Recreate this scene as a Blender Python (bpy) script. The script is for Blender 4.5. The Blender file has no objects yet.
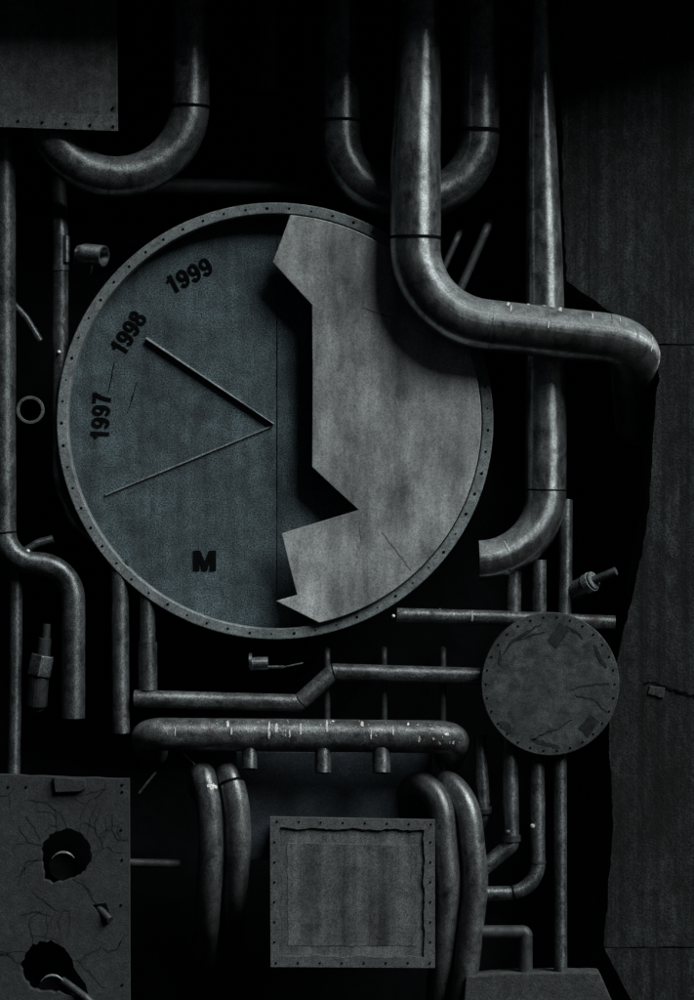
import bpy, bmesh, math, random
from mathutils import Vector, Matrix
random.seed(7)
R = math.radians
scn = bpy.context.scene
C = scn.collection
D, S0 = 12.0, 0.004                      # camera distance, metres per photo pixel at the wall face

def K(Y): return S0 * (D + Y) / D
def P(px, py, Y=0.0):
    k = K(Y)
    return Vector(((px - 347) * k, Y, (500 - py) * k))

# ------------------------------------------------------------------ materials
class NT:
    def __init__(s, name):
        s.m = bpy.data.materials.new(name); s.m.use_nodes = True
        s.n = s.m.node_tree.nodes; s.l = s.m.node_tree.links
        s.b = s.n['Principled BSDF']
    def add(s, t, **kw):
        nd = s.n.new(t)
        for k, v in kw.items(): setattr(nd, k, v)
        return nd
    def link(s, a, b): s.l.new(a, b)
    def coords(s, scale=(1, 1, 1)):
        tc = s.add('ShaderNodeTexCoord'); mp = s.add('ShaderNodeMapping')
        mp.inputs['Scale'].default_value = scale
        s.link(tc.outputs['Object'], mp.inputs['Vector'])
        return mp.outputs['Vector']
    def noise(s, vec, scale, detail=4, rough=.6, dist=0.0):
        nz = s.add('ShaderNodeTexNoise', noise_dimensions='4D')
        nz.inputs['Scale'].default_value = scale; nz.inputs['Detail'].default_value = detail
        nz.inputs['Roughness'].default_value = rough; nz.inputs['Distortion'].default_value = dist
        oi = s.add('ShaderNodeObjectInfo'); mu = s.add('ShaderNodeMath', operation='MULTIPLY')
        mu.inputs[1].default_value = 60; s.link(oi.outputs['Random'], mu.inputs[0])
        s.link(mu.outputs[0], nz.inputs['W']); s.link(vec, nz.inputs['Vector'])
        return nz.outputs['Fac']
    def ramp(s, fac, stops):
        r = s.add('ShaderNodeValToRGB'); e = r.color_ramp.elements
        while len(e) < len(stops): e.new(.5)
        for i, (p, v) in enumerate(stops):
            e[i].position = p
            e[i].color = (v, v, v, 1) if not isinstance(v, tuple) else (*v, 1)
        s.link(fac, r.inputs['Fac']); return r.outputs['Color']
    def mul(s, a, b, f=1.0):
        m = s.add('ShaderNodeMix', data_type='RGBA', blend_type='MULTIPLY')
        m.inputs['Factor'].default_value = f
        s.link(a, m.inputs['A']); s.link(b, m.inputs['B']); return m.outputs['Result']
    def mix(s, fac, a, b):
        m = s.add('ShaderNodeMix', data_type='RGBA')
        s.link(fac, m.inputs['Factor']); s.link(a, m.inputs['A']); s.link(b, m.inputs['B'])
        return m.outputs['Result']
    def rgb(s, c):
        n = s.add('ShaderNodeRGB'); n.outputs[0].default_value = (*c, 1); return n.outputs[0]

def surf(name, col, metallic=.0, rough=.5, stretch=(1, 1, 1), big=6, bigc=.6, mid=35, midc=.6, grain=220,
         grainc=.45, bump=.25, spec=.5, rust=0.0, rustcol=(.05, .045, .04), streak=None, dust=0.0, aniso=0.0, scuff=0.0):
    """weathered surface: broad mottling, mid stains, fine speckle, wear patches"""
    t = NT(name); v = t.coords(stretch); vg = t.coords()
    base = t.rgb(col)
    f1 = t.noise(v, big, 5, .6, .4); f2 = t.noise(v, mid, 5, .65, .6); f3 = t.noise(vg, grain, 2, .7)
    c = t.mul(base, t.ramp(f1, [(.3, 1 - bigc), (.7, 1 + bigc * .5)]))
    c = t.mul(c, t.ramp(f2, [(.32, 1 - midc), (.68, 1 + midc * .5)]))
    c = t.mul(c, t.ramp(f3, [(.36, 1 - grainc), (.64, 1 + grainc)]))
    if streak:
        vs = t.coords(streak[0]); f4 = t.noise(vs, streak[1], 4, .65, .2)
        c = t.mul(c, t.ramp(f4, [(.35, 1 - streak[2]), (.65, 1 + streak[2] * .6)]))
    if scuff > 0:                                  # pale rubbed marks and dark grime blotches
        f6 = t.noise(t.coords((1, 1, .5)), 42, 3, .7, 1.2); f7 = t.noise(t.coords(), 9, 6, .75, .8)
        c = t.mix(t.ramp(f6, [(.66, 0.0), (.72, scuff)]), c, t.rgb(tuple(min(.75, x * 2.6) for x in col)))
        c = t.mul(c, t.ramp(f7, [(.36, .35), (.52, 1.0)]))
    dm = None
    if dust > 0:                                   # settled dust on faces that look up: duller and rougher
        ge = t.add('ShaderNodeNewGeometry'); sx = t.add('ShaderNodeSeparateXYZ'); t.link(ge.outputs['True Normal'], sx.inputs[0])
        ad = t.add('ShaderNodeMath', operation='MULTIPLY_ADD'); t.link(f2, ad.inputs[0]); ad.inputs[1].default_value = .5; 
        t.link(sx.outputs['Z'], ad.inputs[2])
        dm = t.ramp(ad.outputs[0], [(.22, 0.0), (.72, dust)])
        t.link(t.mix(dm, t.rgb((metallic,) * 3), t.rgb((.0,) * 3)), t.b.inputs['Metallic'])
        c = t.mix(dm, c, t.mul(c, t.rgb((.34, .35, .35))))
    if aniso > 0:
        tg = t.add('ShaderNodeTangent', direction_type='UV_MAP'); tg.uv_map = 'along'
        t.link(tg.outputs[0], t.b.inputs['Tangent']); t.b.inputs['Anisotropic'].default_value = aniso; t.b.inputs['Anisotropic Rotation'].default_value = 0
    if rust > 0:
        f5 = t.noise(v, mid * .45, 8, .75, .5)
        msk = t.ramp(f5, [(.62 - rust * .2, 0.0), (.66 - rust * .2 + .05, 1.0)])
        c = t.mix(msk, c, t.rgb(rustcol))
        rm = t.mix(msk, t.rgb((rough,) * 3), t.rgb((.85,) * 3))
        if dm: rm = t.mix(dm, rm, t.rgb((.85,) * 3))
        t.link(rm, t.b.inputs['Roughness'])
    else:
        t.link(t.ramp(f2, [(.3, max(.05, rough - .06)), (.7, min(1, rough + .08))]), t.b.inputs['Roughness'])
    t.link(c, t.b.inputs['Base Color'])
    if not dm: t.b.inputs['Metallic'].default_value = metallic
    t.b.inputs['Specular IOR Level'].default_value = spec
    bp = t.add('ShaderNodeBump'); bp.inputs['Strength'].default_value = bump; bp.inputs['Distance'].default_value = .004
    ad = t.add('ShaderNodeMath', operation='ADD'); t.link(f2, ad.inputs[0]); t.link(f3, ad.inputs[1])
    t.link(ad.outputs[0], bp.inputs['Height']); t.link(bp.outputs['Normal'], t.b.inputs['Normal'])
    return t.m

M = {}
M['steel'] = surf('bright_steel', (.44, .47, .475), .9, .32, stretch=(1, 1, .35), big=5, bigc=.35, mid=24, midc=.4, grainc=.4, bump=.05, rust=.1, dust=.8, aniso=.9, scuff=.4)
M['pipe'] = surf('galvanised_pipe', (.27, .295, .30), .8, .38, big=5, bigc=.4, mid=30, midc=.45, grainc=.6, bump=.08, rust=.2, dust=.5, aniso=.85, scuff=.45)
M['old'] = surf('weathered_pipe', (.135, .15, .155), .6, .4, stretch=(1, 1, .6), big=6, bigc=.5, mid=26, midc=.6, grainc=.75, bump=.25, rust=.35, aniso=.75, scuff=.6)
M['worn'] = surf('worn_pipe', (.165, .178, .18), .5, .42, stretch=(.6, 1, 1), big=6, bigc=.5, mid=28, midc=.65, grainc=.75, bump=.25, rust=.35, aniso=.7, scuff=.95)

M['dim']    = surf('dark_pipe', (.045, .05, .052), .2, .5, big=7, bigc=.5, mid=30, midc=.5, grainc=.5, bump=.4, rust=.3, rustcol=(.02, .02, .02))  # darker base colour for the faint rods, bars and stubs
M['hose'] = surf('painted_hose', (.145, .155, .157), .5, .36, stretch=(1, 1, .5), big=5, bigc=.4, mid=22, midc=.5, grainc=.55, bump=.2, rust=.15, aniso=.75, scuff=.8)
M['dial'] = surf('teal_dial', (.078, .114, .128), .15, .6, big=3.2, bigc=.5, mid=13, midc=.45, grain=175, grainc=.95, bump=.4, streak=((5, 1, .6), 3, .35))
M['rim'] = surf('rim_metal', (.215, .245, .25), .2, .55, big=4, bigc=.35, mid=26, midc=.4, grainc=.55, bump=.25)
M['cover'] = surf('cover_plate', (.455, .482, .485), .2, .42, stretch=(1, 1, .6), big=3.4, bigc=.6, mid=8, midc=.35, grain=190, grainc=.35, bump=.1, streak=((6, 1, 1), 3, .35))
M['sheet']  = surf('grey_sheet', (.11, .12, .12), .25, .6, big=3, bigc=.4, mid=25, midc=.5, grainc=.6, bump=.3, streak=((6, 1, .5), 5, .3))
M['disc']   = surf('dull_disc', (.052, .062, .063), .1, .7, big=6, bigc=.6, mid=22, midc=.8, grainc=.6, bump=.5, rust=.3, rustcol=(.02, .024, .024))
M['frame']  = surf('panel_frame', (.08, .087, .088), .1, .65, big=5, bigc=.3, mid=40, midc=.4, grainc=.6, bump=.4)
M['inset'] = surf('panel_inset', (.16, .17, .17), .3, .42, big=3, bigc=.45, mid=14, midc=.3, grainc=.55, bump=.15, streak=((5, 1, .12), 2.2, .55))
M['plaster']= surf('cracked_board', (.024, .0285, .0295), .0, .8, big=4, bigc=.4, mid=30, midc=.5, grainc=.7, bump=.6)
M['concrete'] = surf('dark_concrete', (.034, .040, .041), .0, .9, stretch=(1, 1, .5), big=4, bigc=.85, mid=30, midc=.85, grain=130, grainc=.75, bump=.5, streak=((13, 1, .2), 3, .7))  # dark base colour with vertical streaks
M['scored'] = surf('scored_cover', (.25, .26, .26), .15, .6, grainc=.4)
M['soot'] = surf('soot_smudge', (.021, .025, .026), .0, .8, grainc=.5, bump=.3, spec=.2)
M['ledge']  = surf('ledge_concrete', (.045, .05, .05), .0, .85, big=8, bigc=.5, mid=40, midc=.6, grainc=.6, bump=.8)
M['void']   = surf('near_black', (.010, .012, .013), .0, .9, big=2, bigc=.6, mid=12, midc=.5, grainc=.3, bump=.2, spec=.1)  # near black base colour for the back wall and inner parts
M['backblue']=surf('blue_black_sheet', (.035, .05, .062), .1, .7, big=4, bigc=.5, mid=18, midc=.4, grainc=.6, bump=.3)
M['black'] = surf('black_paint', (.003, .0035, .004), .0, .7, grainc=.2, bump=.1, spec=.06)
M['drip']   = surf('white_drip', (.62, .62, .6), .0, .6, big=20, bigc=.3, mid=80, midc=.5, grainc=.4, bump=.4)
M['worn_mark'] = surf('worn_mark', (.36, .37, .37), .0, .6, grainc=.5, bump=.2)
M['chrome'] = surf('worn_chrome', (.5, .5, .5), .9, .3, grainc=.2, bump=.1)
M['white']  = surf('white_tip', (.8, .8, .8), .0, .4, grainc=.1, bump=.0, bigc=.1, midc=.1)

# ------------------------------------------------------------------ objects
def link_mesh(name, bm, mat, parent=None, loc=None, smooth=True, bevel=0.0):
    """bm is in world space; the origin goes to loc (or the parent's location)"""
    o = loc if loc is not None else (parent_loc(parent) if parent else Vector((0, 0, 0)))
    me = bpy.data.meshes.new(name)
    bmesh.ops.translate(bm, verts=bm.verts, vec=-Vector(o))
    bm.to_mesh(me); bm.free()
    for p in me.polygons: p.use_smooth = smooth
    ob = bpy.data.objects.new(name, me); me.materials.append(M[mat]); C.objects.link(ob)
    if parent: ob.parent = parent
    else: ob.location = o
    if bevel:
        b = ob.modifiers.new('bevel', 'BEVEL'); b.width = bevel; b.segments = 2; b.limit_method = 'ANGLE'; b.angle_limit = R(40)
    return ob

def parent_loc(o):
    l = Vector((0, 0, 0))
    while o: l = l + Vector(o.location); o = o.parent
    return l

def tag(o, label, cat, group=None):
    o['label'] = label; o['category'] = cat
    if group: o['group'] = group
    return o

def root(name, loc, label, cat, group=None):
    o = bpy.data.objects.new(name, None); o.empty_display_size = .1; o.location = loc; C.objects.link(o)
    return tag(o, label, cat, group)

def fillet(pts, rad, seg=14):
    """polyline with rounded corners; rad = one radius or one per inner point (metres)"""
    pts = [Vector(p) for p in pts]; out = [pts[0]]
    for i in range(1, len(pts) - 1):
        r = rad[i - 1] if isinstance(rad, (list, tuple)) else rad
        a = (pts[i - 1] - pts[i]); b = (pts[i + 1] - pts[i]); la, lb = a.length, b.length
        a.normalize(); b.normalize(); ang = a.angle(b)
        if r <= 0 or ang > math.pi - .02: out.append(pts[i]); continue
        t = min(r / math.tan(ang / 2), la * .495 if i > 1 else la * .98, lb * .495 if i < len(pts) - 2 else lb * .98)
        rr = t * math.tan(ang / 2)
        cen = pts[i] + (a + b).normalized() * (rr / math.sin(ang / 2))
        p0 = pts[i] + a * t - cen; p1 = pts[i] + b * t - cen
        tot = p0.angle(p1); ax = p0.cross(p1).normalized()
        for k in range(seg + 1): out.append(cen + Matrix.Rotation(tot * k / seg, 3, ax) @ p0)
    out.append(pts[-1])
    res = [out[0]]
    for p in out[1:]:
        d = (p - res[-1]).length
        if d < 1e-5: continue
        n = max(1, int(d / .05)); q = res[-1].copy()
        for k in range(1, n + 1): res.append(q.lerp(p, k / n))
    return res

def frames(path):
    n = len(path); T = []
    for i in range(n):
        T.append((path[min(i + 1, n - 1)] - path[max(i - 1, 0)]).normalized())
    ref = Vector((0, -1, 0))
    u = ref - T[0] * ref.dot(T[0])
    if u.length < .1: u = Vector((1, 0, 0)) - T[0] * T[0].x
    U = [u.normalized()]
    for i in range(1, n):
        u = U[-1] - T[i] * U[-1].dot(T[i]); U.append(u.normalized())
    return T, U, [T[i].cross(U[i]).normalized() for i in range(n)]

def sweep(bm, path, rad, seg=28, cap=True, inner=0.0, lump=0.0):
    T, U, V = frames(path); rings = []
    ph = random.random() * 10
    dist = 0.0
    for i, p in enumerate(path):
        if i: dist += (p - path[i - 1]).length / .05
        r = rad(i / (len(path) - 1)) if callable(rad) else rad
        r *= 1 + lump * math.sin(dist * .9 + ph) * math.sin(dist * .37 + ph * 2)
        rings.append([bm.verts.new(p + (U[i] * math.cos(a) + V[i] * math.sin(a)) * r) for a in [2 * math.pi * k / seg for k in range(seg)]])
    uvl = bm.loops.layers.uv.get('along') or bm.loops.layers.uv.new('along')
    run = [0.0]
    for i in range(1, len(path)): run.append(run[-1] + (path[i] - path[i - 1]).length)
    for i in range(len(rings) - 1):
        for k in range(seg):
            f = bm.faces.new((rings[i][k], rings[i][(k + 1) % seg], rings[i + 1][(k + 1) % seg], rings[i + 1][k]))
            for lp, (a, b) in zip(f.loops, ((i, k), (i, k + 1), (i + 1, k + 1), (i + 1, k))): lp[uvl].uv = (run[a], b / seg)
    if inner > 0:
        dlen = .47 * sum((path[i + 1] - path[i]).length for i in range(len(path) - 1))
        for e, sgn in ((0, 1), (-1, -1)):
            base = rings[e]; c = path[e]
            loop = [bm.verts.new(c + (v.co - c) * inner) for v in base]
            deep = [bm.verts.new(v.co + T[e] * sgn * min(.12, dlen)) for v in loop]
            for k in range(seg):
                q = (k + 1) % seg
                bm.faces.new((base[k], base[q], loop[q], loop[k])); bm.faces.new((loop[k], loop[q], deep[q], deep[k]))
            bm.faces.new(deep)
    elif cap:
        bm.faces.new(rings[0]); bm.faces.new(list(reversed(rings[-1])))
    bmesh.ops.recalc_face_normals(bm, faces=bm.faces)
    return bm

class Pipe:
    """one pipe as a thing; joints, drips and other children hang on it"""
    def __init__(s, name, pts, r_px, label, mat='pipe', rad=0.2, group=None, cat='pipe', cap=True, inner=0.0, lump=.008, taper=None, seg=28, prof=None):
        w = [P(*p) for p in pts]
        s.path = fillet(w, rad); Ym = sum(p[2] for p in pts) / len(pts)
        s.r = r_px * K(Ym); s.T, s.U, s.V = frames(s.path)
        bm = bmesh.new()
        rr = (lambda t: s.r * taper(t)) if taper else s.r
        if prof:                                    # radius by height: [(photo y, factor), ...]
            def fac(p):
                y = 500 - p.z / K(p.y)
                if y <= prof[0][0]: return prof[0][1]
                for (y0, f0), (y1, f1) in zip(prof, prof[1:]):
                    if y0 <= y <= y1: return f0 + (f1 - f0) * (y - y0) / (y1 - y0)
                return prof[-1][1]
            rr = lambda t: s.r * fac(s.path[round(t * (len(s.path) - 1))])
        sweep(bm, s.path, rr, seg, cap, inner, lump)
        s.taper = taper
        s.loc = s.path[0].copy()
        s.o = link_mesh(name, bm, mat, loc=s.loc)
        m = s.o.modifiers.new('edge', 'EDGE_SPLIT'); m.split_angle = R(45)
        tag(s.o, label, cat, group)
    def near(s, px, py):
        best = min(range(len(s.path)), key=lambda i: ((s.path[i].x / K(s.path[i].y) + 347 - px) ** 2 + (500 - s.path[i].z / K(s.path[i].y) - py) ** 2))
        a = s.path[max(best - 1, 0)]; b = s.path[min(best + 1, len(s.path) - 1)]
        t = (b - a).normalized(); target = P(px, py, s.path[best].y); d = (target - s.path[best]).dot(t)
        d = max(-.06, min(.06, d))
        return best, s.path[best] + t * d, t
    def ringpart(s, name, px, py, w_px=3, grow=1.03, mat='black'):
        i, c, t = s.near(px, py); k = K(c.y); bm = bmesh.new()
        w = w_px * k / 2; r = s.r * (s.taper(i / (len(s.path) - 1)) if s.taper else 1) * grow
        sweep(bm, [c - t * w, c - t * w * .3, c + t * w * .3, c + t * w], lambda q: r, 28, True)
        o = link_mesh(name, bm, mat, s.o); m = o.modifiers.new('edge', 'EDGE_SPLIT'); m.split_angle = R(45)
        return o
    def drip(s, px, py, a0, a1, w_px=2.0, mat='drip', name='paint_drip'):
        """runny mark round the pipe from angle a0 to a1 (0 faces the camera, 90 is up/left of travel)"""
        i, c, t = s.near(px, py); u = Vector((0, -1, 0)); u = (u - t * u.dot(t)).normalized()
        v = Vector((0, 0, 1)); v = v - t * v.dot(t) - u * v.dot(u)
        if v.length < .2: v = Vector((1, 0, 0)) - t * t.x
        v.normalize(); bm = bmesh.new(); k = K(c.y); prev = None; n = 12
        for q in range(n + 1):
            f = q / n; a = R(a0 + (a1 - a0) * f)
            w = w_px * k * (.25 + .75 * math.sin(math.pi * min(1, f * .75 + .2))) * random.uniform(.6, 1.15) / 2
            off = t * random.uniform(-.2, .2) * w_px * k
            p = c + (u * math.cos(a) + v * math.sin(a)) * (s.r * 1.004 + .0016) + off
            pr = [bm.verts.new(p - t * w), bm.verts.new(p + t * w)]
            if prev: bm.faces.new((prev[0], prev[1], pr[1], pr[0]))
            prev = pr
        return link_mesh(name, bm, mat, s.o)

def plate(bm, outline, thick, holes=(), back=True):
    """outline: world points facing the camera (-Y); solid plate going back by thick"""
    loops = []
    for lp in (outline, *holes):
        vs = [bm.verts.new(p) for p in lp]
        es = [bm.edges.new((vs[i], vs[(i + 1) % len(vs)])) for i in range(len(vs))]
        loops.append((vs, es))
    if holes:
        r = bmesh.ops.triangle_fill(bm, edges=[e for l in loops for e in l[1]], use_beauty=True)
        fs = [g for g in r['geom'] if isinstance(g, bmesh.types.BMFace)]
    else:
        fs = [bm.faces.new(loops[0][0])]
    r = bmesh.ops.extrude_face_region(bm, geom=fs)
    vs = [g for g in r['geom'] if isinstance(g, bmesh.types.BMVert)]
    bmesh.ops.translate(bm, verts=vs, vec=(0, thick, 0))
    bmesh.ops.recalc_face_normals(bm, faces=bm.faces)
    return bm

def box(bm, px0, py0, px1, py1, Y, thick):
    return plate(bm, [P(px0, py0, Y), P(px1, py0, Y), P(px1, py1, Y), P(px0, py1, Y)], thick)

def circle(cx, cy, r, Y, n=96, ry=None, jit=0.0):
    return [P(cx + r * (1 + random.uniform(-jit, jit)) * math.cos(2 * math.pi * i / n),
              cy + (ry or r) * (1 + random.uniform(-jit, jit)) * math.sin(2 * math.pi * i / n), Y) for i in range(n)]

def rough(pts, step=8, amp=1.2):
    out = []
    for (a, b) in zip(pts, pts[1:]):
        n = max(1, int(math.hypot(b[0] - a[0], b[1] - a[1]) / step))
        for k in range(n):
            f = k / n; j = 0 if k == 0 else 1
            out.append((a[0] + (b[0] - a[0]) * f + random.uniform(-amp, amp) * j, a[1] + (b[1] - a[1]) * f + random.uniform(-amp, amp) * j))
    out.append(pts[-1]); return out

def ribbon(bm, pts, w_px, Y, thick=.002, P=P):
    """thin crack or scratch mark, tapering, lying on a plane"""
    n = len(pts); k = K(Y)
    pw = [P(x, y, Y) for x, y in pts]; L, Rr = [], []
    for i in range(n):
        t = (pw[min(i + 1, n - 1)] - pw[max(i - 1, 0)]).normalized(); nn = Vector((-t.z, 0, t.x))
        w = w_px * k / 2 * (.35 + .65 * math.sin(math.pi * (i + .6) / (n + .2))) * random.uniform(.6, 1.3)
        L.append(pw[i] + nn * w); Rr.append(pw[i] - nn * w)
    for i in range(n - 1):
        bm.faces.new([bm.verts.new(p) for p in (L[i], L[i + 1], Rr[i + 1], Rr[i])])
    bmesh.ops.remove_doubles(bm, verts=bm.verts, dist=1e-6)
    r = bmesh.ops.extrude_face_region(bm, geom=list(bm.faces))
    bmesh.ops.translate(bm, verts=[g for g in r['geom'] if isinstance(g, bmesh.types.BMVert)], vec=(0, thick, 0))
    bmesh.ops.recalc_face_normals(bm, faces=bm.faces)
    return bm

def part(name, mat, parent, fn, smooth=False, bevel=0.0):
    bm = bmesh.new(); fn(bm); return link_mesh(name, bm, mat, parent, None, smooth, bevel)

def stud(bm, c, r, h, seg=10):
    return sweep(bm, [c, c + Vector((0, -h * .7, 0)), c + Vector((0, -h, 0))], lambda t: r * (1 if t < .6 else .6), seg)

# ------------------------------------------------------------------ setting: walls
YW = 0.0
edge = [(562, -520), (562, 100), (563, 200), (567, 281), (585, 294), (602, 306), (640, 330), (655, 345), (660, 380), (656, 396), (653, 440), (650, 500), (643, 548),
        (633, 596), (622, 640), (611, 690), (609, 735), (612, 790), (613, 830), (608, 900), (604, 946), (618, 974), (640, 1015), (690, 1110), (730, 1500)]
e2 = rough(edge, 7, .9)
cw = root('concrete_wall', P(900, 1500, YW), 'dark board marked concrete wall with a ragged edge on the right side', 'wall')
def cut(y0, y1):
    pts = [p for p in e2 if y0 < p[1] < y1]
    def xat(y):
        for a, b in zip(e2, e2[1:]):
            if a[1] <= y <= b[1] and b[1] > a[1]: return a[0] + (b[0] - a[0]) * (y - a[1]) / (b[1] - a[1])
    return [(xat(y0), y0)] + pts + [(xat(y1), y1)]
TW, XW = math.tan(R(18)), (562 - 347) * S0     # the wall face turns a little towards the left
def PW(px, py, off=0.0):
    a = (px - 347) * S0
    return P(px, py, -(a - XW) * TW / (1 + a * TW / D) + off)
def slab(y0, y1):
    pts = cut(y0, y1)
    loop = pts + rough([pts[-1], (694, y1), (1500, y1)], 9, .7)[1:] + [(1500, y0)] + rough([(1500, y0), (694, y0), pts[0]], 9, .7)[1:-1]
    bm = bmesh.new(); vs = [PW(x, y) for x, y in loop]
    plate(bm, vs, .4); return bm
for (a, b) in ((-500, 344), (345.3, 947), (948.4, 1480)):
    link_mesh('slab', slab(a, b), 'concrete', cw, None, False)
part('mortar_patch', 'sheet', cw, lambda bm: plate(bm, [PW(x, y, -.006) for x, y in rough([(650, 685.5), (665, 688), (663.5, 698), (648, 694), (650, 685.5)], 4, .5)[:-1]], .01), bevel=.0015)
part('crack', 'black', cw, lambda bm: ribbon(bm, rough([(644, 684), (655, 682), (668, 688), (682, 693), (700, 697), (730, 700)], 3, 1.2), 2.6, -.003, .001, PW))

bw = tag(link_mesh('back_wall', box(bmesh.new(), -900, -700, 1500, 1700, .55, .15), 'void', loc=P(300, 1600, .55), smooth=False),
         'near black wall at the back of the recess behind all the pipes', 'wall')
bl = tag(link_mesh('lit_wall_sheet', box(bmesh.new(), 236, 752, 432, 860, .02, .03), 'backblue', loc=P(330, 860, .02), smooth=False, bevel=.003),  # added sheet, its bluer tone paints the faint light on the back wall
         'added blue black sheet standing for the faintly lit back wall behind the square panel', 'sheet')
ln = tag(link_mesh('concrete_lintel', box(bmesh.new(), -900, -400, 1500, -58, -.61, 1.14), 'ledge', loc=P(300, -80, -.364), smooth=False, bevel=.01),
         'concrete lintel over the recess above the pipes', 'lintel')
lg = tag(link_mesh('concrete_ledge', plate(bmesh.new(), [P(x, y, -.14) for x, y in rough([(466, 976), (520, 973), (600, 973)], 9, .6) + [(616, 1010), (640, 1300), (440, 1300)]], .12), 'ledge', loc=P(530, 1300, -.14), smooth=False, bevel=.006),
         'low concrete ledge under the thin pipes at the bottom right', 'ledge')

# ------------------------------------------------------------------ the clock
CX, CY, RO, RI = 275, 421, 218.5, 207.5
YC, YD = -.10, -.014
clk = root('wall_clock', P(CX, CY, YD), 'big round riveted clock with teal dial, year numerals and a torn grey cover', 'clock')
link_mesh('dial', plate(bmesh.new(), circle(CX, CY, RI + 3, YD, 160), .04), 'dial', clk, None, False)
def rim(bm): plate(bm, circle(CX, CY, RO, YC, 180), .12, [list(reversed(circle(CX, CY, RI, YC, 180)))])
rm = part('rim', 'rim', clk, rim, bevel=.004)
nb = 61
bolt_me = None
for i in range(nb):
    a = 2 * math.pi * (i + .4) / nb
    c = P(CX + 213 * math.cos(a), CY + 213 * math.sin(a), YC)
    if bolt_me is None:
        bm = bmesh.new(); stud(bm, Vector((0, .001, 0)), .0052, .003, 10)
        bolt = link_mesh('bolt', bm, 'black', rm, parent_loc(rm) * 0); bolt_me = bolt
    else:
        bolt = bolt_me.copy(); C.objects.link(bolt); bolt.parent = rm
    bolt.location = c - parent_loc(rm) + Vector((random.uniform(-.002, .002), 0, random.uniform(-.002, .002))); z = random.uniform(.7, 1.25); bolt.scale = (z, 1 if z > .8 else .4, z)
# drum behind the dial
link_mesh('drum', plate(bmesh.new(), circle(CX, CY, 196, .03, 120), .5), 'void', clk, None, False)
# cover plate
RP = 206.5
def on(a): return (CX + RP * math.cos(a), CY + RP * math.sin(a))
a0 = math.atan2(627 - CY, 320 - CX); a1 = math.atan2(217 - CY, 290 - CX)
arc = [on(a0 + (a1 - a0) * i / 70) for i in range(71)]
torn = [(290, 216), (281.5, 239), (272.5, 262), (292, 283.5), (312, 305), (312.5, 386), (312, 467), (335, 488.5), (358.5, 510), (319, 522), (281.5, 533.5), (289, 564), (297, 595), (276, 601)]
cov = part('cover_plate', 'cover', clk, lambda bm: plate(bm, [P(x, y, YC - .028) for x, y in [arc[-1]] + torn[1:] + arc[:-1]], .008), bevel=.0025)
sc = []
for pts, w in (([(362, 307), (372, 311), (383, 315), (394, 318)], 1.8), ([(382, 532), (392, 545), (402, 557), (411, 570)], 1.5), ([(359.5, 520), (362, 540), (357, 556)], 2.2)):
    part('scratch', 'scored', cov, lambda bm: ribbon(bm, rough(pts, 4, .4), w, YC - .0292, .0008))
# seam and scratches on the dial
part('seam', 'black', clk, lambda bm: ribbon(bm, [(277, 232 + i * 9) for i in range(43)], 1.0, YD - .001, .0006))
part('scratch', 'black', clk, lambda bm: ribbon(bm, rough([(114, 362), (112, 375), (109, 388), (108, 394)], 4, .6), 1.2, YD - .001, .0006))
part('scratch', 'black', clk, lambda bm: ribbon(bm, rough([(137, 382), (131, 402), (127, 414)], 5, .6), 1.0, YD - .001, .0006))
# hands: thin fins standing out from the dial
def fin(tip, end, w0, w1, h):
    def f(bm):
        a = P(*tip, YD - h); b = P(*end, YD - h); t = (b - a).normalized(); n = Vector((-t.z, 0, t.x)); k = K(YD)
        plate(bm, [a + n * w0 * k / 2, b + n * w1 * k / 2, b - n * w1 * k / 2, a - n * w0 * k / 2], h)
    return f
part('hand', 'cover', clk, fin((146, 338), (274, 424), 1.9, 1.0, .022), bevel=.001)
part('hand', 'rim', clk, fin((105, 495), (272, 426), 1.5, 1.5, .009), bevel=.0006)
# numerals
def strip(bm, pts, w, y, closed=False):
    n = len(pts); A = []
    for q in range(n):
        a = Vector(pts[(q - 1) % n] if closed or q else pts[0]); b = Vector(pts[(q + 1) % n] if closed or q < n - 1 else pts[-1])
        t = (b - a).normalized(); nn = Vector((-t.y, t.x)); p = Vector(pts[q])
        A.append([bm.verts.new((v.x, y, v.y)) for v in (p + nn * w / 2, p - nn * w / 2)])
    for q in range(n if closed else n - 1):
        a, b = A[q], A[(q + 1) % n]; bm.faces.new((a[0], b[0], b[1], a[1]))
def arcp(cx, cy, rx, ry, a0, a1, n=26): return [(cx + rx * math.cos(R(a0 + (a1 - a0) * q / n)), cy + ry * math.sin(R(a0 + (a1 - a0) * q / n))) for q in range(n + 1)]
def glyph(bm, ch, y):
    w = .2
    if ch == '1': strip(bm, [(.40, 0), (.40, 1)], w, y); strip(bm, [(.12, .70), (.24, .75), (.34, .86), (.36, .99)], .15, y - .0002)
    if ch == '7': strip(bm, [(.03, .91), (.60, .91)], .18, y); strip(bm, [(.53, .88), (.36, .58), (.27, .3), (.24, 0)], w, y - .0002)
    if ch == '9': strip(bm, arcp(.31, .67, .21, .235, 0, 360)[:-1], .18, y, True); strip(bm, arcp(.27, .5, .255, .41, 25, -75) + [(.22, .10), (.12, .18), (.09, .25)], .18, y - .0002)
    if ch == '8': strip(bm, arcp(.31, .73, .18, .18, 0, 360)[:-1], .18, y, True); strip(bm, arcp(.31, .30, .215, .21, 0, 360)[:-1], .18, y - .0002, True)
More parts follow.
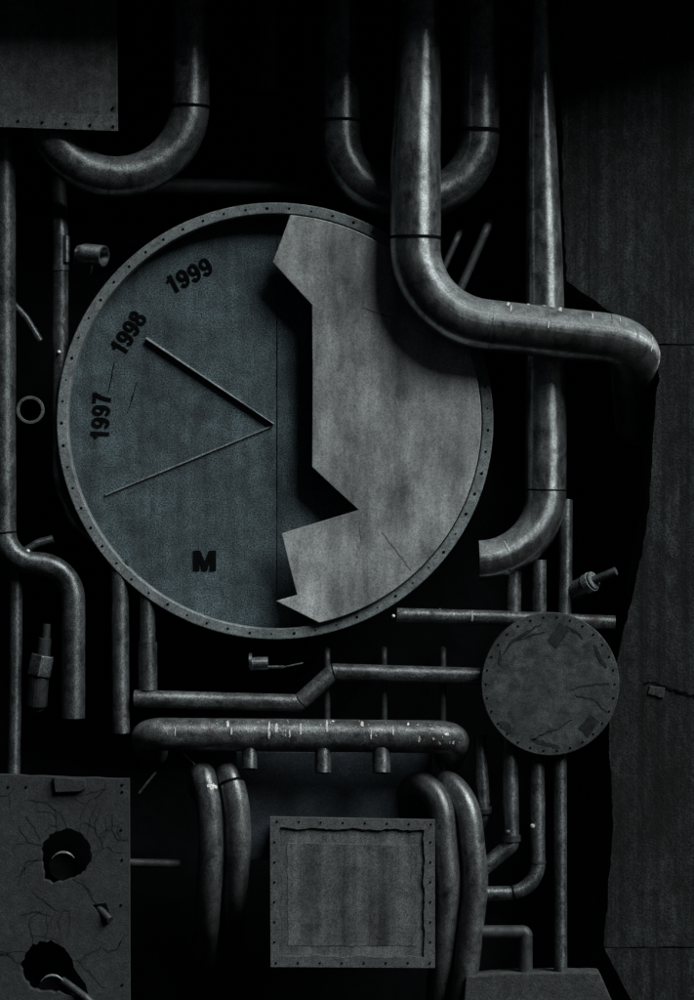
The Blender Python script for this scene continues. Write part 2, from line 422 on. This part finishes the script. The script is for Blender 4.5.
def numeral(txt, cx, cy, rot, wpx, hpx):
    bm = bmesh.new(); k = K(YD); adv = .70
    for q, ch in enumerate(txt):
        b2 = bmesh.new(); glyph(b2, ch, -.004); bmesh.ops.translate(b2, verts=b2.verts, vec=(q * adv, 0, 0))
        me = bpy.data.meshes.new('glyph'); b2.to_mesh(me); b2.free(); bm.from_mesh(me); bpy.data.meshes.remove(me)
    r = bmesh.ops.extrude_face_region(bm, geom=list(bm.faces))
    bmesh.ops.translate(bm, verts=[g for g in r['geom'] if isinstance(g, bmesh.types.BMVert)], vec=(0, .005, 0))
    bmesh.ops.recalc_face_normals(bm, faces=bm.faces)
    ca, sa = math.cos(R(rot)), math.sin(R(rot)); W = adv * len(txt) - .08
    for v in bm.verts:
        x, z = (v.co.x - W / 2) / W * wpx * k, (v.co.z - .5) * hpx * k
        v.co = Vector((x * ca - z * sa, v.co.y, x * sa + z * ca)) + P(cx, cy, YD)
    return link_mesh('numeral', bm, 'black', clk, None, False)
numeral('1999', 189, 275.5, 27, 49, 18.5)
numeral('1998', 128.5, 333, 58, 46, 18.5)
numeral('1997', 101, 416.5, 87, 48, 18.5)
def letter_m(bm):
    x0, x1, y0, y1 = 193.5, 216, 550.5, 570.5
    pts = [(x0, y0), (x0 + 7, y0), ((x0 + x1) / 2, y0 + 11), (x1 - 7, y0), (x1, y0), (x1, y1), (x1 - 6, y1), (x1 - 6, y0 + 8), ((x0 + x1) / 2 + 2.6, y1), ((x0 + x1) / 2 - 2.6, y1), (x0 + 6, y0 + 8), (x0 + 6, y1), (x0, y1)]
    plate(bm, [P(x, y, YD - .005) for x, y in pts], .006)
part('letter', 'black', clk, letter_m)

# ------------------------------------------------------------------ big pipes
sp = Pipe('bent_pipe', [(421, -260, -.198), (421, 0, -.198), (415.5, 160, -.198), (414.5, 317, -.198), (634, 342, -.198), (640, 425, .4)], 25.5,
          'thick steel pipe bending over the clock and running right into the wall', 'steel', [2, 1, .31, .145], lump=.004, seg=40, prof=[(-50, .68), (0, .72), (100, .93), (190, 1.0)])
sp.ringpart('joint_band', 414, 238, 3, 1.025); sp.ringpart('joint_band', 491, 327, 1.2, 1.004, 'old'); sp.ringpart('joint_band', 606, 340, 1.2, 1.004, 'old')
for (x, y, a, b, w) in ((557, 334, 55, 84, 3.6), (589, 338, 40, 62, 1.8), (505, 328, 52, 72, 3.0), (508, 329, 35, 58, 1.6), (634, 345, 20, 62, 2.4), (546, 334, 5, 22, 1.8), (525, 329, 66, 82, 3), (541, 333, 72, 86, 4), (612, 340, 45, 60, 1.3)):
    sp.drip(x, y, a, b, w)

vp = Pipe('elbow_pipe', [(540, -240, -.06), (541, 100, -.06), (545, 300, -.06), (546, 400, -.06), (546, 560, -.06), (479, 561, -.06)], 20.5,
          'upright pipe behind the thick bent pipe ending in an elbow right of the clock', 'steel', [1, 1, 1, .27], lump=.004, inner=.86, seg=36, prof=[(20, .5), (110, .68), (200, .84), (290, .93), (420, 1.0)])
vp.ringpart('joint_band', 546, 490, 1.6, 1.012); vp.drip(511, 556, 10, 45, 1.6)

ul = Pipe('curved_pipe', [(189, -240, -.13), (189, 177, -.13), (44, 177, -.13), (44, -240, -.1)], 20.5,
          'wide U shaped pipe hanging below the sheet metal box', 'pipe', .285, lump=.004, seg=36)
ul.ringpart('joint_band', 189, 107, 3, 1.03); ul.ringpart('joint_band', 111, 177, 1.5, 1.008, 'old')

um = Pipe('curved_pipe', [(340, -240, -.02), (340, 200, -.02), (479, 200, -.02), (479, -240, -.02)], 20.5,
          'wide U shaped pipe passing behind the thick steel pipe above the clock', 'pipe', .26, lump=.004, seg=36)
um.ringpart('joint_band', 340, 121, 3, 1.03); um.ringpart('joint_band', 479, 131, 4, 1.04)

# sheet metal box, top left
sb = root('sheet_metal_box', P(-40, 128, -.24), 'riveted grey sheet metal box over the left end of the U shaped pipe', 'box')
link_mesh('casing', plate(bmesh.new(), [P(x, y, -.24) for x, y in ((-120, -60), (117, -60), (117.5, 130.5), (-120, 122))], .025), 'sheet', sb, None, False, .004)
part('flange', 'sheet', sb, lambda bm: plate(bm, [P(x, y, -.244) for x, y in ((-120, 108), (117.5, 115), (118, 131), (-120, 123))], .0035), bevel=.001)
for x, y in ((18, 121), (42, 122.3), (66, 123.6), (90, 125), (113, 126.5), (113, 108), (-8, 120)):
    part('bolt', 'black', sb, lambda bm: stud(bm, P(x, y, -.244), .006, .004), True)

# ------------------------------------------------------------------ left side
lp = Pipe('bent_pipe', [(3, -240, -.07), (4, 562, -.07), (73, 566, -.07), (73, 718, -.07)], 12,
          'long grey pipe with an S bend at the left margin', 'old', [.13, .15], inner=.8, lump=.012)
lp.ringpart('joint_band', 4, 533, 2, 1.02); lp.drip(10, 372, 300, 330, 3)
l2 = Pipe('thin_pipe', [(57, 170, .4), (60, 226, -.05), (60, 480, -.04), (76, 520, 0), (120, 560, .1)], 8,
          'thin blue grey pipe squeezed against the left rim of the clock', 'old', [.08, .2, .2], lump=.02)
l2.ringpart('collar', 60, 268, 5, 1.12, 'old')
Pipe('thin_pipe', [(66, 236, -.07), (66, 262, -.07)], 3.5, 'short bright stub beside the thin pipe left of the clock', 'pipe', .02, lump=.02)
Pipe('diagonal_rod', [(8, 300, .5), (14, 305, -.0), (26, 318, -.02), (40, 341, -.02)], 3.6, 'thin slanting rod above the round pipe mouth', 'old', .05, lump=.02)
rg = root('pipe_mouth', P(29, 410, -.03), 'round open pipe mouth facing out between the two left pipes', 'pipe')
part('rim', 'sheet', rg, lambda bm: plate(bm, circle(30, 410, 14, -.085, 40), .02, [list(reversed(circle(30, 410, 10.9, -.085, 40)))]), False, .002)
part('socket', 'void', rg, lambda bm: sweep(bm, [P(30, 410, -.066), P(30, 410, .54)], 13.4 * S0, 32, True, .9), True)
el = Pipe('pipe_elbow', [(82, 268, .2), (85, 254, -.03), (104, 256, -.07)], 10.5, 'short pale elbow sticking out at the upper left of the clock', 'pipe', .03, inner=.8, lump=.004)
Pipe('short_pipe', [(24, 552, -.02), (38, 543, -.03), (53, 539, -.03)], 4.2, 'small slanting pipe above the S bend of the left pipe', 'old', .05)
tag(link_mesh('rivet', stud(bmesh.new(), P(28, 551, -.09), .007, .008), 'white', loc=P(28, 551, -.09)), 'tiny white rivet in the S bend of the left pipe', 'rivet')
tag(link_mesh('rivet', stud(bmesh.new(), P(59, 352, -.08), .007, .008), 'white', loc=P(59, 352, -.08)), 'tiny white rivet beside the left rim of the clock', 'rivet')
tag(link_mesh('rivet', stud(bmesh.new(), P(393.5, 616, -.136), .0065, .008), 'white', loc=P(393.5, 616, -.136)), 'tiny white rivet under the lower right rim of the clock', 'rivet')
Pipe('thin_pipe', [(16, 560, -.03), (15, 690, -.03), (13, 790, -.04)], 6.5, 'thin uneven pipe rising from the cracked board at the left', 'old', .3, lump=.05)
p120 = Pipe('upright_pipe', [(119.5, 560, -.06), (120, 660, -.065), (121, 733, -.065)], 9, 'upright pipe cut off below the lower left of the clock', 'old', .3, inner=.75, lump=.02)
p147 = Pipe('upright_pipe', [(147, 590, -.06), (147.5, 690, -.06)], 8.2, 'stepped short pipe standing over the left end of the cranked pipe', 'old', .3, inner=.8, lump=.006)
p147.ringpart('sleeve', 147.5, 666, 48, 1.2, 'old')
vl = root('valve', P(42, 690, -.06), 'small hexagonal valve between the two lower left pipes', 'valve')
def cyl(a, b, r, seg=20): return lambda bm: sweep(bm, [P(*a), P(*b)], r * S0, seg)
part('stem', 'dim', vl, cyl((46.5, 624, -.05), (46, 642, -.05), 4.2)); part('collar', 'dim', vl, cyl((45, 638, -.05), (43.5, 656, -.05), 6.5))
part('nut', 'old', vl, cyl((43, 655, -.05), (39, 676, -.05), 13, 6), bevel=.004); part('body', 'dim', vl, cyl((39, 676, -.05), (37, 705, -.03), 10)); part('elbow', 'dim', vl, cyl((37, 703, -.04), (37, 707, .54), 9))

# ------------------------------------------------------------------ pipes under the clock
cr = Pipe('cranked_pipe', [(134, 698.5, -.075), (299, 703, -.075), (333, 672, -.075), (500, 677, -.075)], 8.6,
          'grey pipe with a slanting crank in the middle running to the round plate', 'worn', .012, cap=True, lump=.01)
cr.ringpart('joint_band', 333.5, 672.5, 1.4, 1.02); cr.ringpart('joint_band', 301, 702, 1.2, 1.02)
hp = Pipe('cross_pipe', [(397, 615.4, -.11), (500, 618, -.11), (615, 623, -.11)], 7.4, 'straight horizontal pipe behind the top of the round plate', 'worn', .3, lump=.012)
hp.drip(472, 618, -30, 60, 1.5)
tag(link_mesh('rivet', stud(bmesh.new(), P(440, 609.5, -.115), .005, .006), 'pipe', loc=P(440, 609.5, -.115)), 'dull rivet on top of the straight horizontal pipe', 'rivet')
mf = Pipe('manifold_pipe', [(152, 752, .16), (146, 734, -.13), (454, 737, -.13), (450, 757, .16)], 16.2,
          'thick horizontal pipe streaked with white paint under the cranked pipe', 'worn', [.075, .075], lump=.006, seg=32)
for (x, a, b, w) in ((269.5, -8, 60, 2.4), (277, 15, 50, 3.2), (290, -2, 24, 2.2), (301, 8, 50, 2.2), (327, 18, 75, 2.2), (232, 5, 30, 1.8), (228, 30, 60, 3), (333, 60, 70, 4), (362, 40, 66, 3), (371, -5, 30, 1.6),
                     (393, 10, 42, 1.6), (419, -14, 6, 2.6), (432, 28, 36, 5), (441, 12, 22, 5), (176, 0, 30, 1.2), (255, 20, 35, 1.5), (408, 45, 60, 2.2), (446, -12, 0, 3), (438, -22, -12, 2.5), (433, -6, 2, 2)):
    mf.drip(x, 735, a, b, w)
for q in range(46):
    mf.drip(random.uniform(160, 450), 735, *(lambda a: (a, a + random.uniform(3, 14)))(random.uniform(-15, 65)), random.uniform(.7, 2.0), 'worn_mark')
mf.ringpart('joint_band', 187, 734, 1.2, 1.004, 'pipe')
for x, r in ((249.5, 7.5), (323, 8), (381.5, 9)):
    bm = bmesh.new(); sweep(bm, [P(x, 747, -.145), P(x, 773 if x > 300 else 769, -.165)], r * S0, 24, True, .8)
    o = link_mesh('nipple', bm, 'old', mf.o); o.modifiers.new('edge', 'EDGE_SPLIT').split_angle = R(45)
for i, (x, y0) in enumerate(((327, 640), (384, 640), (443, 640))):
    Pipe('thin_rod', [(x, 650, .5), (x, 650, -.03), (x, 735, -.03)], 3.2, ('dim thin rod below the crank of the cranked pipe', 'dim thin rod in the middle between cranked pipe and manifold', 'dim thin rod near the right end of the manifold pipe')[i], 'dim', .04, 'thin rods behind the cranked pipe')
# small cock with a lever under the clock
ck = root('drain_cock', P(259, 664, -.09), 'small pale cock with a thin lever under the clock', 'valve')
part('body', 'pipe', ck, cyl((250, 664, -.10), (268, 663.5, -.10), 6.6)); part('lip', 'pipe', ck, cyl((249, 661, -.105), (252, 661, -.105), 7.6))
part('stem', 'dim', ck, cyl((257, 664, .54), (257, 664, -.08), 5)); part('lever', 'old', ck, cyl((267, 667, -.10), (284, 667, -.105), 1.6, 10)); part('lever', 'old', ck, cyl((284, 667, -.105), (303, 663, -.10), .9, 10))
Pipe('wire', [(170, 747, -.1), (182, 752, -.11), (196, 766, -.1)], 1.0, 'loose wire hanging below the left end of the manifold pipe', 'pipe', .03, cat='wire')
Pipe('wire', [(139, 793, -.06), (147, 783, -.07), (156, 772, -.07)], 1.4, 'short slanting wire beside the top right corner of the cracked board', 'pipe', .03, cat='wire')

# ------------------------------------------------------------------ hoses around the square panel
g = 'thick curved hoses around the square panel'
def hose(pts, label, cap_at, r=13):
    h = Pipe('curved_hose', pts, r, label, 'hose', .5, g, 'hose', lump=.01, taper=lambda t: 1.0)
    if cap_at: h.ringpart('cuff', *cap_at, 3, 1.04)
    return h
h1 = hose([(201, 790, .20), (202, 772, -.12), (209, 800, -.15), (212, 850, -.15), (207, 915, -.05), (203, 965, .25)], 'left hose of the pair left of the square panel, chipped white at its top', (203, 784))
h2 = hose([(228, 790, .20), (228, 772, -.12), (236, 800, -.15), (239, 845, -.15), (234, 895, -.05), (229, 945, .25)], 'hose of the left pair standing nearer to the square panel', (230, 784))
h3 = hose([(396, 800, .22), (420, 781, -.04), (441, 800, -.13), (448, 880, -.14), (442, 960, -.05), (430, 1080, .2)], 'hose curving down against the right side of the square panel', None)
h4 = hose([(424, 800, .22), (448, 780, -.04), (468, 806, -.13), (476, 880, -.14), (466, 970, -.08), (446, 1090, .1)], 'outermost hose curving down right of the square panel', None)
for (a, b, c) in ((200, 30, 60), (205, 10, 45), (211, 40, 60), (214, 20, 40)): h1.drip(a, 789, b, c, 4)

# square framed panel
sq = root('square_panel', P(352, 967, -.19), 'square metal panel with riveted frame and ragged inner edge', 'panel')
YS = -.20
outer = [(270, 817), (435, 820), (435, 968), (270.5, 967)]
def wav(a, b, n, amp):
    amp *= random.uniform(.6, 1.2)
    return [(a[0] + (b[0] - a[0]) * i / n + (amp * math.sin(i * .75 + a[0]) * .5 + random.uniform(-.5, .5) * amp if a[1] != b[1] and abs(a[0] - b[0]) < 5 else 0),
             a[1] + (b[1] - a[1]) * i / n + (amp * math.sin(i * .7 + a[1]) * .5 + random.uniform(-.4, .4) * amp if abs(a[1] - b[1]) < 8 else 0)) for i in range(n)]
inner = wav((280, 828), (424, 830), 34, 1.9) + wav((424, 830), (424, 957), 28, 1.5) + wav((424, 957), (280, 956), 30, 1.7) + wav((280, 956), (280, 828), 28, 1.4)
part('frame', 'frame', sq, lambda bm: plate(bm, [P(x, y, YS) for x, y in outer], .03, [[P(x, y, YS) for x, y in reversed(inner)]]), bevel=.0015)
part('inset_panel', 'inset', sq, lambda bm: box(bm, 274, 822, 431, 963, YS + .011, .012))
part('raised_panel', 'inset', sq, lambda bm: plate(bm, [P(x, y, YS + .0095) for x, y in rough([(287, 843), (417, 845), (417, 946), (288, 946), (287, 843)], 9, .5)[:-1]], .002), bevel=.0015)
part('casing', 'void', sq, lambda bm: box(bm, 274, 823, 431, 962, YS + .035, .2))
for i in range(8):
    for (x, y) in ((277 + i * 22, 821.5 + i * .4), (276 + i * 22, 963), ):
        part('bolt', 'black', sq, lambda bm: stud(bm, P(x, y, YS), .0045, .003, 8), True)
for i in range(1, 7):
    for x in (274.5, 430.5): part('bolt', 'black', sq, lambda bm: stud(bm, P(x, 822 + i * 20, YS), .0045, .003, 8), True)

# ------------------------------------------------------------------ cracked board bottom left
YB = -.15
cb = root('cracked_board', P(30, 1100, YB), 'cracked dark board with two round holes at the lower left', 'board')
def blob(cx, cy, r, n, jit, extra=()):
    pts = []
    for i in range(n):
        a = 2 * math.pi * i / n; rr = r * (1 + random.uniform(-jit, jit))
        for (ea, er, ew) in extra:
            d = (a - R(ea) + math.pi) % (2 * math.pi) - math.pi; rr += er * math.exp(-(d / R(ew)) ** 2)
        pts.append((cx + rr * math.cos(a), cy + rr * math.sin(a)))
    return pts
holes = [blob(66, 854, 25, 44, .06, ((125, 9, 22),)), blob(47, 967, 26, 44, .06, ((35, 22, 20), )), [(92, 905), (106, 903), (110, 915), (98, 913)]]
top = rough([(-160, 770), (60, 777), (129, 779)], 10, .5)
def board(bm):
    plate(bm, [P(x, y, YB) for x, y in top + [(130, 1120), (-160, 1120)]], .05, [[P(x, y, YB) for x, y in reversed(h)] for h in holes])
part('board', 'plaster', cb, board, bevel=.002)
part('rear_box', 'void', cb, lambda bm: box(bm, -160, 785, 126, 1110, YB + .17, .1))
part('tile', 'plaster', cb, lambda bm: plate(bm, [P(x, y, YB - .02) for x, y in ((53, 777), (85, 780), (86, 788), (80, 791.5), (55, 792.5))], .03), bevel=.003)
cracks = [[(40, 857), (28, 866), (15, 880)], [(67, 828), (62, 815), (45, 802), (27, 800)], [(88, 835), (90, 818), (97, 803)], [(82, 878), (88, 890), (96, 905)],
          [(60, 936), (58, 922), (64, 910), (70, 911), (69, 930), (68, 941)], [(58, 911), (45, 902), (32, 892)], [(77, 966), (85, 955), (98, 950), (106, 942)], [(103, 920), (112, 935)],
          [(26, 990), (22, 1005)], [(52, 990), (52, 1004)], [(90, 855), (100, 848), (106, 834), (106, 815)], [(40, 840), (34, 826), (25, 816)], [(12, 830), (4, 840)], [(20, 915), (36, 912), (50, 916)],
          [(78, 796), (96, 792), (108, 788)], [(46, 832), (50, 825), (58, 826)], [(110, 790), (123, 802)], [(3, 870), (12, 852)], [(112, 960), (110, 985)]]
def walk(x, y, ang, n):
    pts = [(x, y)]; a = ang
    for q in range(n):
        if not (-20 < x + 4 * math.cos(a) < 126): break
        a += random.gauss(0, .38); x += 3.2 * math.cos(a); y += 3.2 * math.sin(a); pts.append((x, y))
    return pts, a
for (hx, hy, hr, angs) in ((66, 854, 25, (200, 250, 300, 335, 20, 75, 165)), (47, 967, 26, (215, 265, 300, 345, 190, 240)), (130, 840, 2, (170, 200)), (130, 935, 2, (185,)), (20, 779, 2, (100,)), (105, 780, 2, (80,))):
    for a in angs:
        pts, e = walk(hx + hr * math.cos(R(a)), hy + hr * math.sin(R(a)), R(a), random.randint(6, 15)); cracks.append(pts)
        if random.random() < .7: cracks.append([pts[len(pts) // 2]] + walk(*pts[len(pts) // 2], R(a) + random.choice((-.8, .8)), random.randint(3, 8))[0][1:])
for cks in cracks:
    if len(cks) > 2: part('crack', 'soot', cb, lambda bm: ribbon(bm, rough(cks, 3, .8), random.uniform(.6, 1.7), YB - .001, .0008))
for (x, y) in ((122, 785), (122, 792), (121, 830), (122, 860), (121, 905), (122, 985), (26, 787), (8, 787)):
    part('bolt', 'black', cb, lambda bm: stud(bm, P(x, y, YB), .006, .003, 8), True)
g = 'pipe ends in the holes of the cracked board'
pe1 = Pipe('pipe_end', [(63, 866, -.06), (63, 866, .01)], 14, 'pipe end inside the upper hole of the cracked board', 'black', .1, g, lump=0)
pe2 = Pipe('pipe_end', [(52, 989, -.06), (52, 989, .01)], 14, 'pipe end inside the lower hole of the cracked board', 'black', .1, g, lump=0)
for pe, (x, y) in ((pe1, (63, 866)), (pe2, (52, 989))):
    part('lip', 'rim', pe.o, lambda bm: sweep(bm, [P(x + 13.6 * math.cos(R(a)), y - 13.6 * math.sin(R(a)), -.138) for a in range(35, 150, 6)], lambda t: .0055 * math.sin(math.pi * min(.93, t + .07)), 10), True)  # arcs shaped as the highlight on the upper edge of the blackened ends
Pipe('short_pipe', [(62, 980, -.12), (86, 998, -.17), (100, 1012, -.17)], 4, 'slanting stub poking out of the lower hole of the cracked board', 'dim', .03)
Pipe('short_pipe', [(99, 908, -.13), (110, 920, -.17)], 3.6, 'short stub in the small torn hole of the cracked board', 'dim', .03)

# ------------------------------------------------------------------ round plate and thin pipes, right
YR = -.17
rp = root('round_plate', P(550.5, 684, YR), 'dark round plate with slots overlapping the concrete wall', 'plate')
part('disc', 'disc', rp, lambda bm: plate(bm, circle(550.5, 684, 69, YR, 120, 71.5), .05), bevel=.003)
for q4 in ([(548, 640), (560, 622), (570, 631), (556, 649)], [(578, 728), (590, 714), (600, 722), (588, 738)]):
    part('patch', 'soot', rp, lambda bm: plate(bm, [P(x, y, YR - .0012) for x, y in rough(q4 + q4[:1], 4, .7)[:-1]], .0008))
for pts, w in (([(503, 655), (512, 642), (528, 632), (542, 624)], 3.5), ([(566, 626), (576, 632), (583, 639)], 3), ([(594, 645), (598, 655), (606, 668)], 4), ([(500, 722), (507, 727), (512, 732)], 7), ([(530, 738), (545, 744), (560, 748)], 4.5),
               ([(500, 650), (500, 665)], 3), ([(520, 640), (530, 636), (545, 632)], 2), ([(530, 742), (540, 735), (560, 728), (572, 720)], 2), ([(570, 690), (590, 685), (610, 684)], 2), ([(575, 695), (595, 700), (608, 712)], 1.6)):
    part('gouge', 'soot', rp, lambda bm: ribbon(bm, rough(pts, 3, 1.0), w, YR - .001, .0008))
for i in range(30):
    a = 2 * math.pi * i / 30
    part('bolt', 'black', rp, lambda bm: stud(bm, P(550.5 + 64.5 * math.cos(a), 684 + 67 * math.sin(a), YR), .0045, .003, 8), True)

g = 'thin upright pipes beside the right hoses'
q = 'dim'
tpA = Pipe('thin_pipe', [(566, 500, -.02), (565.5, 590, -.07), (560, 760, -.1), (560.5, 985, -.1)], 6.8, 'longest thin upright pipe standing on the low ledge nearest the wall', 'old', .8, g, lump=.015)
tpB = Pipe('thin_pipe', [(539, 560, -.06), (539, 620, -.07), (537, 760, -.1), (538, 893, -.1), (484, 894, -.1)], 7.6, 'thin pipe with a wide elbow turning left at its foot', 'old', [.8, .8, .12], g, lump=.015)
tpB.ringpart('joint_band', 513, 891, 2, 1.05); tpB.ringpart('joint_band', 537.5, 862, 2.5, 1.08, 'dim')
tpC = Pipe('thin_pipe', [(513.5, 570, -.06), (513, 620, -.07), (510, 760, -.1), (511, 845, -.1), (472, 878, -.1)], 8.2, 'thin pipe with a broken slanting foot between two other thin pipes', 'old', [.8, .8, .03], g, lump=.02)
tpC.ringpart('clamp', 510.5, 838, 6, 1.2, 'dim')
tpD = Pipe('thin_pipe', [(480, 735, -.06), (482, 780, -.07), (484, 812, -.07), (478, 830, 0)], 6.5, 'shortest thin pipe right beside the outermost hose', 'old', .1, g, lump=.02)
tpD.ringpart('collar', 484, 809, 5, 1.3, 'dim')
for o_, (x, y) in ((tpB, (532.5, 826)), (tpC, (508, 832))):
    part('stud', 'drip' if o_ is tpB else 'pipe', o_.o, lambda bm: stud(bm, P(x, y, -.128), .009, .012, 10), True)
ip = Pipe('angle_pipe', [(470, 932.5, -.1), (525.5, 932.5, -.1), (525.5, 985, -.1)], 7.2, 'square cornered pipe turning down onto the low ledge', 'dim', .012, lump=.015)
Pipe('thin_pipe', [(443, 735, -.0), (443, 770, -.0)], 3, 'dim stub between manifold pipe and right hoses', 'dim', .1)
# spigot by the round plate
sg = root('spigot', P(575, 590, -.12), 'slanting spigot with a ringed collar above the round plate', 'valve')
part('body', 'old', sg, cyl((568, 594, -.05), (594, 580, -.13), 9)); part('nozzle', 'old', sg, cyl((590, 582, -.12), (616, 571, -.16), 4.2))
part('collar', 'pipe', sg, cyl((587, 584.5, -.11), (592, 581.5, -.125), 10.2)); part('socket', 'black', sg, cyl((559, 599, .54), (572, 592, -.06), 12.5))
# small slanting rods upper centre, bar above the clock
g = 'slanting rods beside the thick bent pipe'
Pipe('slanting_rod', [(490, 222, .5), (487, 228, .0), (452, 308, -.04)], 4.2, 'longer slanting rod between the thick steel pipe and the elbow pipe', 'dim', .04, g)
Pipe('slanting_rod', [(461, 230, .5), (458, 236, .0), (430, 299, -.04)], 3.2, 'shorter slanting rod nearest the thick steel pipe', 'dim', .04, g)
Pipe('cross_bar', [(120, 186, .25), (310, 190, .25)], 9, 'dim horizontal bar behind the top of the clock', 'dim', .1, cat='bar')
Pipe('upright_pipe', [(268, -200, -.03), (268, 90, .02)], 12, 'dark upright pipe between the two U shaped pipes', 'dim', .1)
Pipe('cross_bar', [(128, 863, -.05), (180, 864, -.05)], 4.5, 'dim short bar right of the cracked board', 'dim', .1, cat='bar')

# ------------------------------------------------------------------ light, camera
w = bpy.data.worlds.new('World'); scn.world = w; w.use_nodes = True
nt = w.node_tree; bg = nt.nodes['Background']; sky = nt.nodes.new('ShaderNodeTexSky'); sky.sky_type = 'NISHITA'; sky.sun_disc = False
AZ, VB = 52, 1.75                              # sun azimuth to the right of the view axis, rise per metre of depth
EL = math.degrees(math.atan(VB * math.cos(R(AZ))))
Ld = Vector((math.sin(R(AZ)) * math.cos(R(EL)), -math.cos(R(AZ)) * math.cos(R(EL)), math.sin(R(EL))))
sky.sun_elevation = R(EL); sky.sun_rotation = math.atan2(Ld.x, Ld.y); sky.air_density = 1.0; sky.dust_density = 1.5
nt.links.new(sky.outputs[0], bg.inputs[0]); bg.inputs[1].default_value = .004
sd = bpy.data.lights.new('sun', 'SUN'); sd.energy = 4.2; sd.angle = R(35); sd.color = (.96, 1, 1)
so = bpy.data.objects.new('sun', sd); C.objects.link(so); so.rotation_euler = Ld.to_track_quat('Z', 'Y').to_euler(); so.location = Ld * 8

cd = bpy.data.cameras.new('camera'); cam = bpy.data.objects.new('camera', cd); C.objects.link(cam)
cam.location = (0, -D, 0); cam.rotation_euler = (R(90), 0, 0)
cd.sensor_fit = 'VERTICAL'; cd.sensor_height = 36; cd.lens = 36 * D / (1000 * S0); cd.clip_end = 200
scn.camera = cam
scn.view_settings.view_transform = 'Standard'; scn.view_settings.look = 'None'; scn.view_settings.exposure = 0; scn.view_settings.gamma = 1
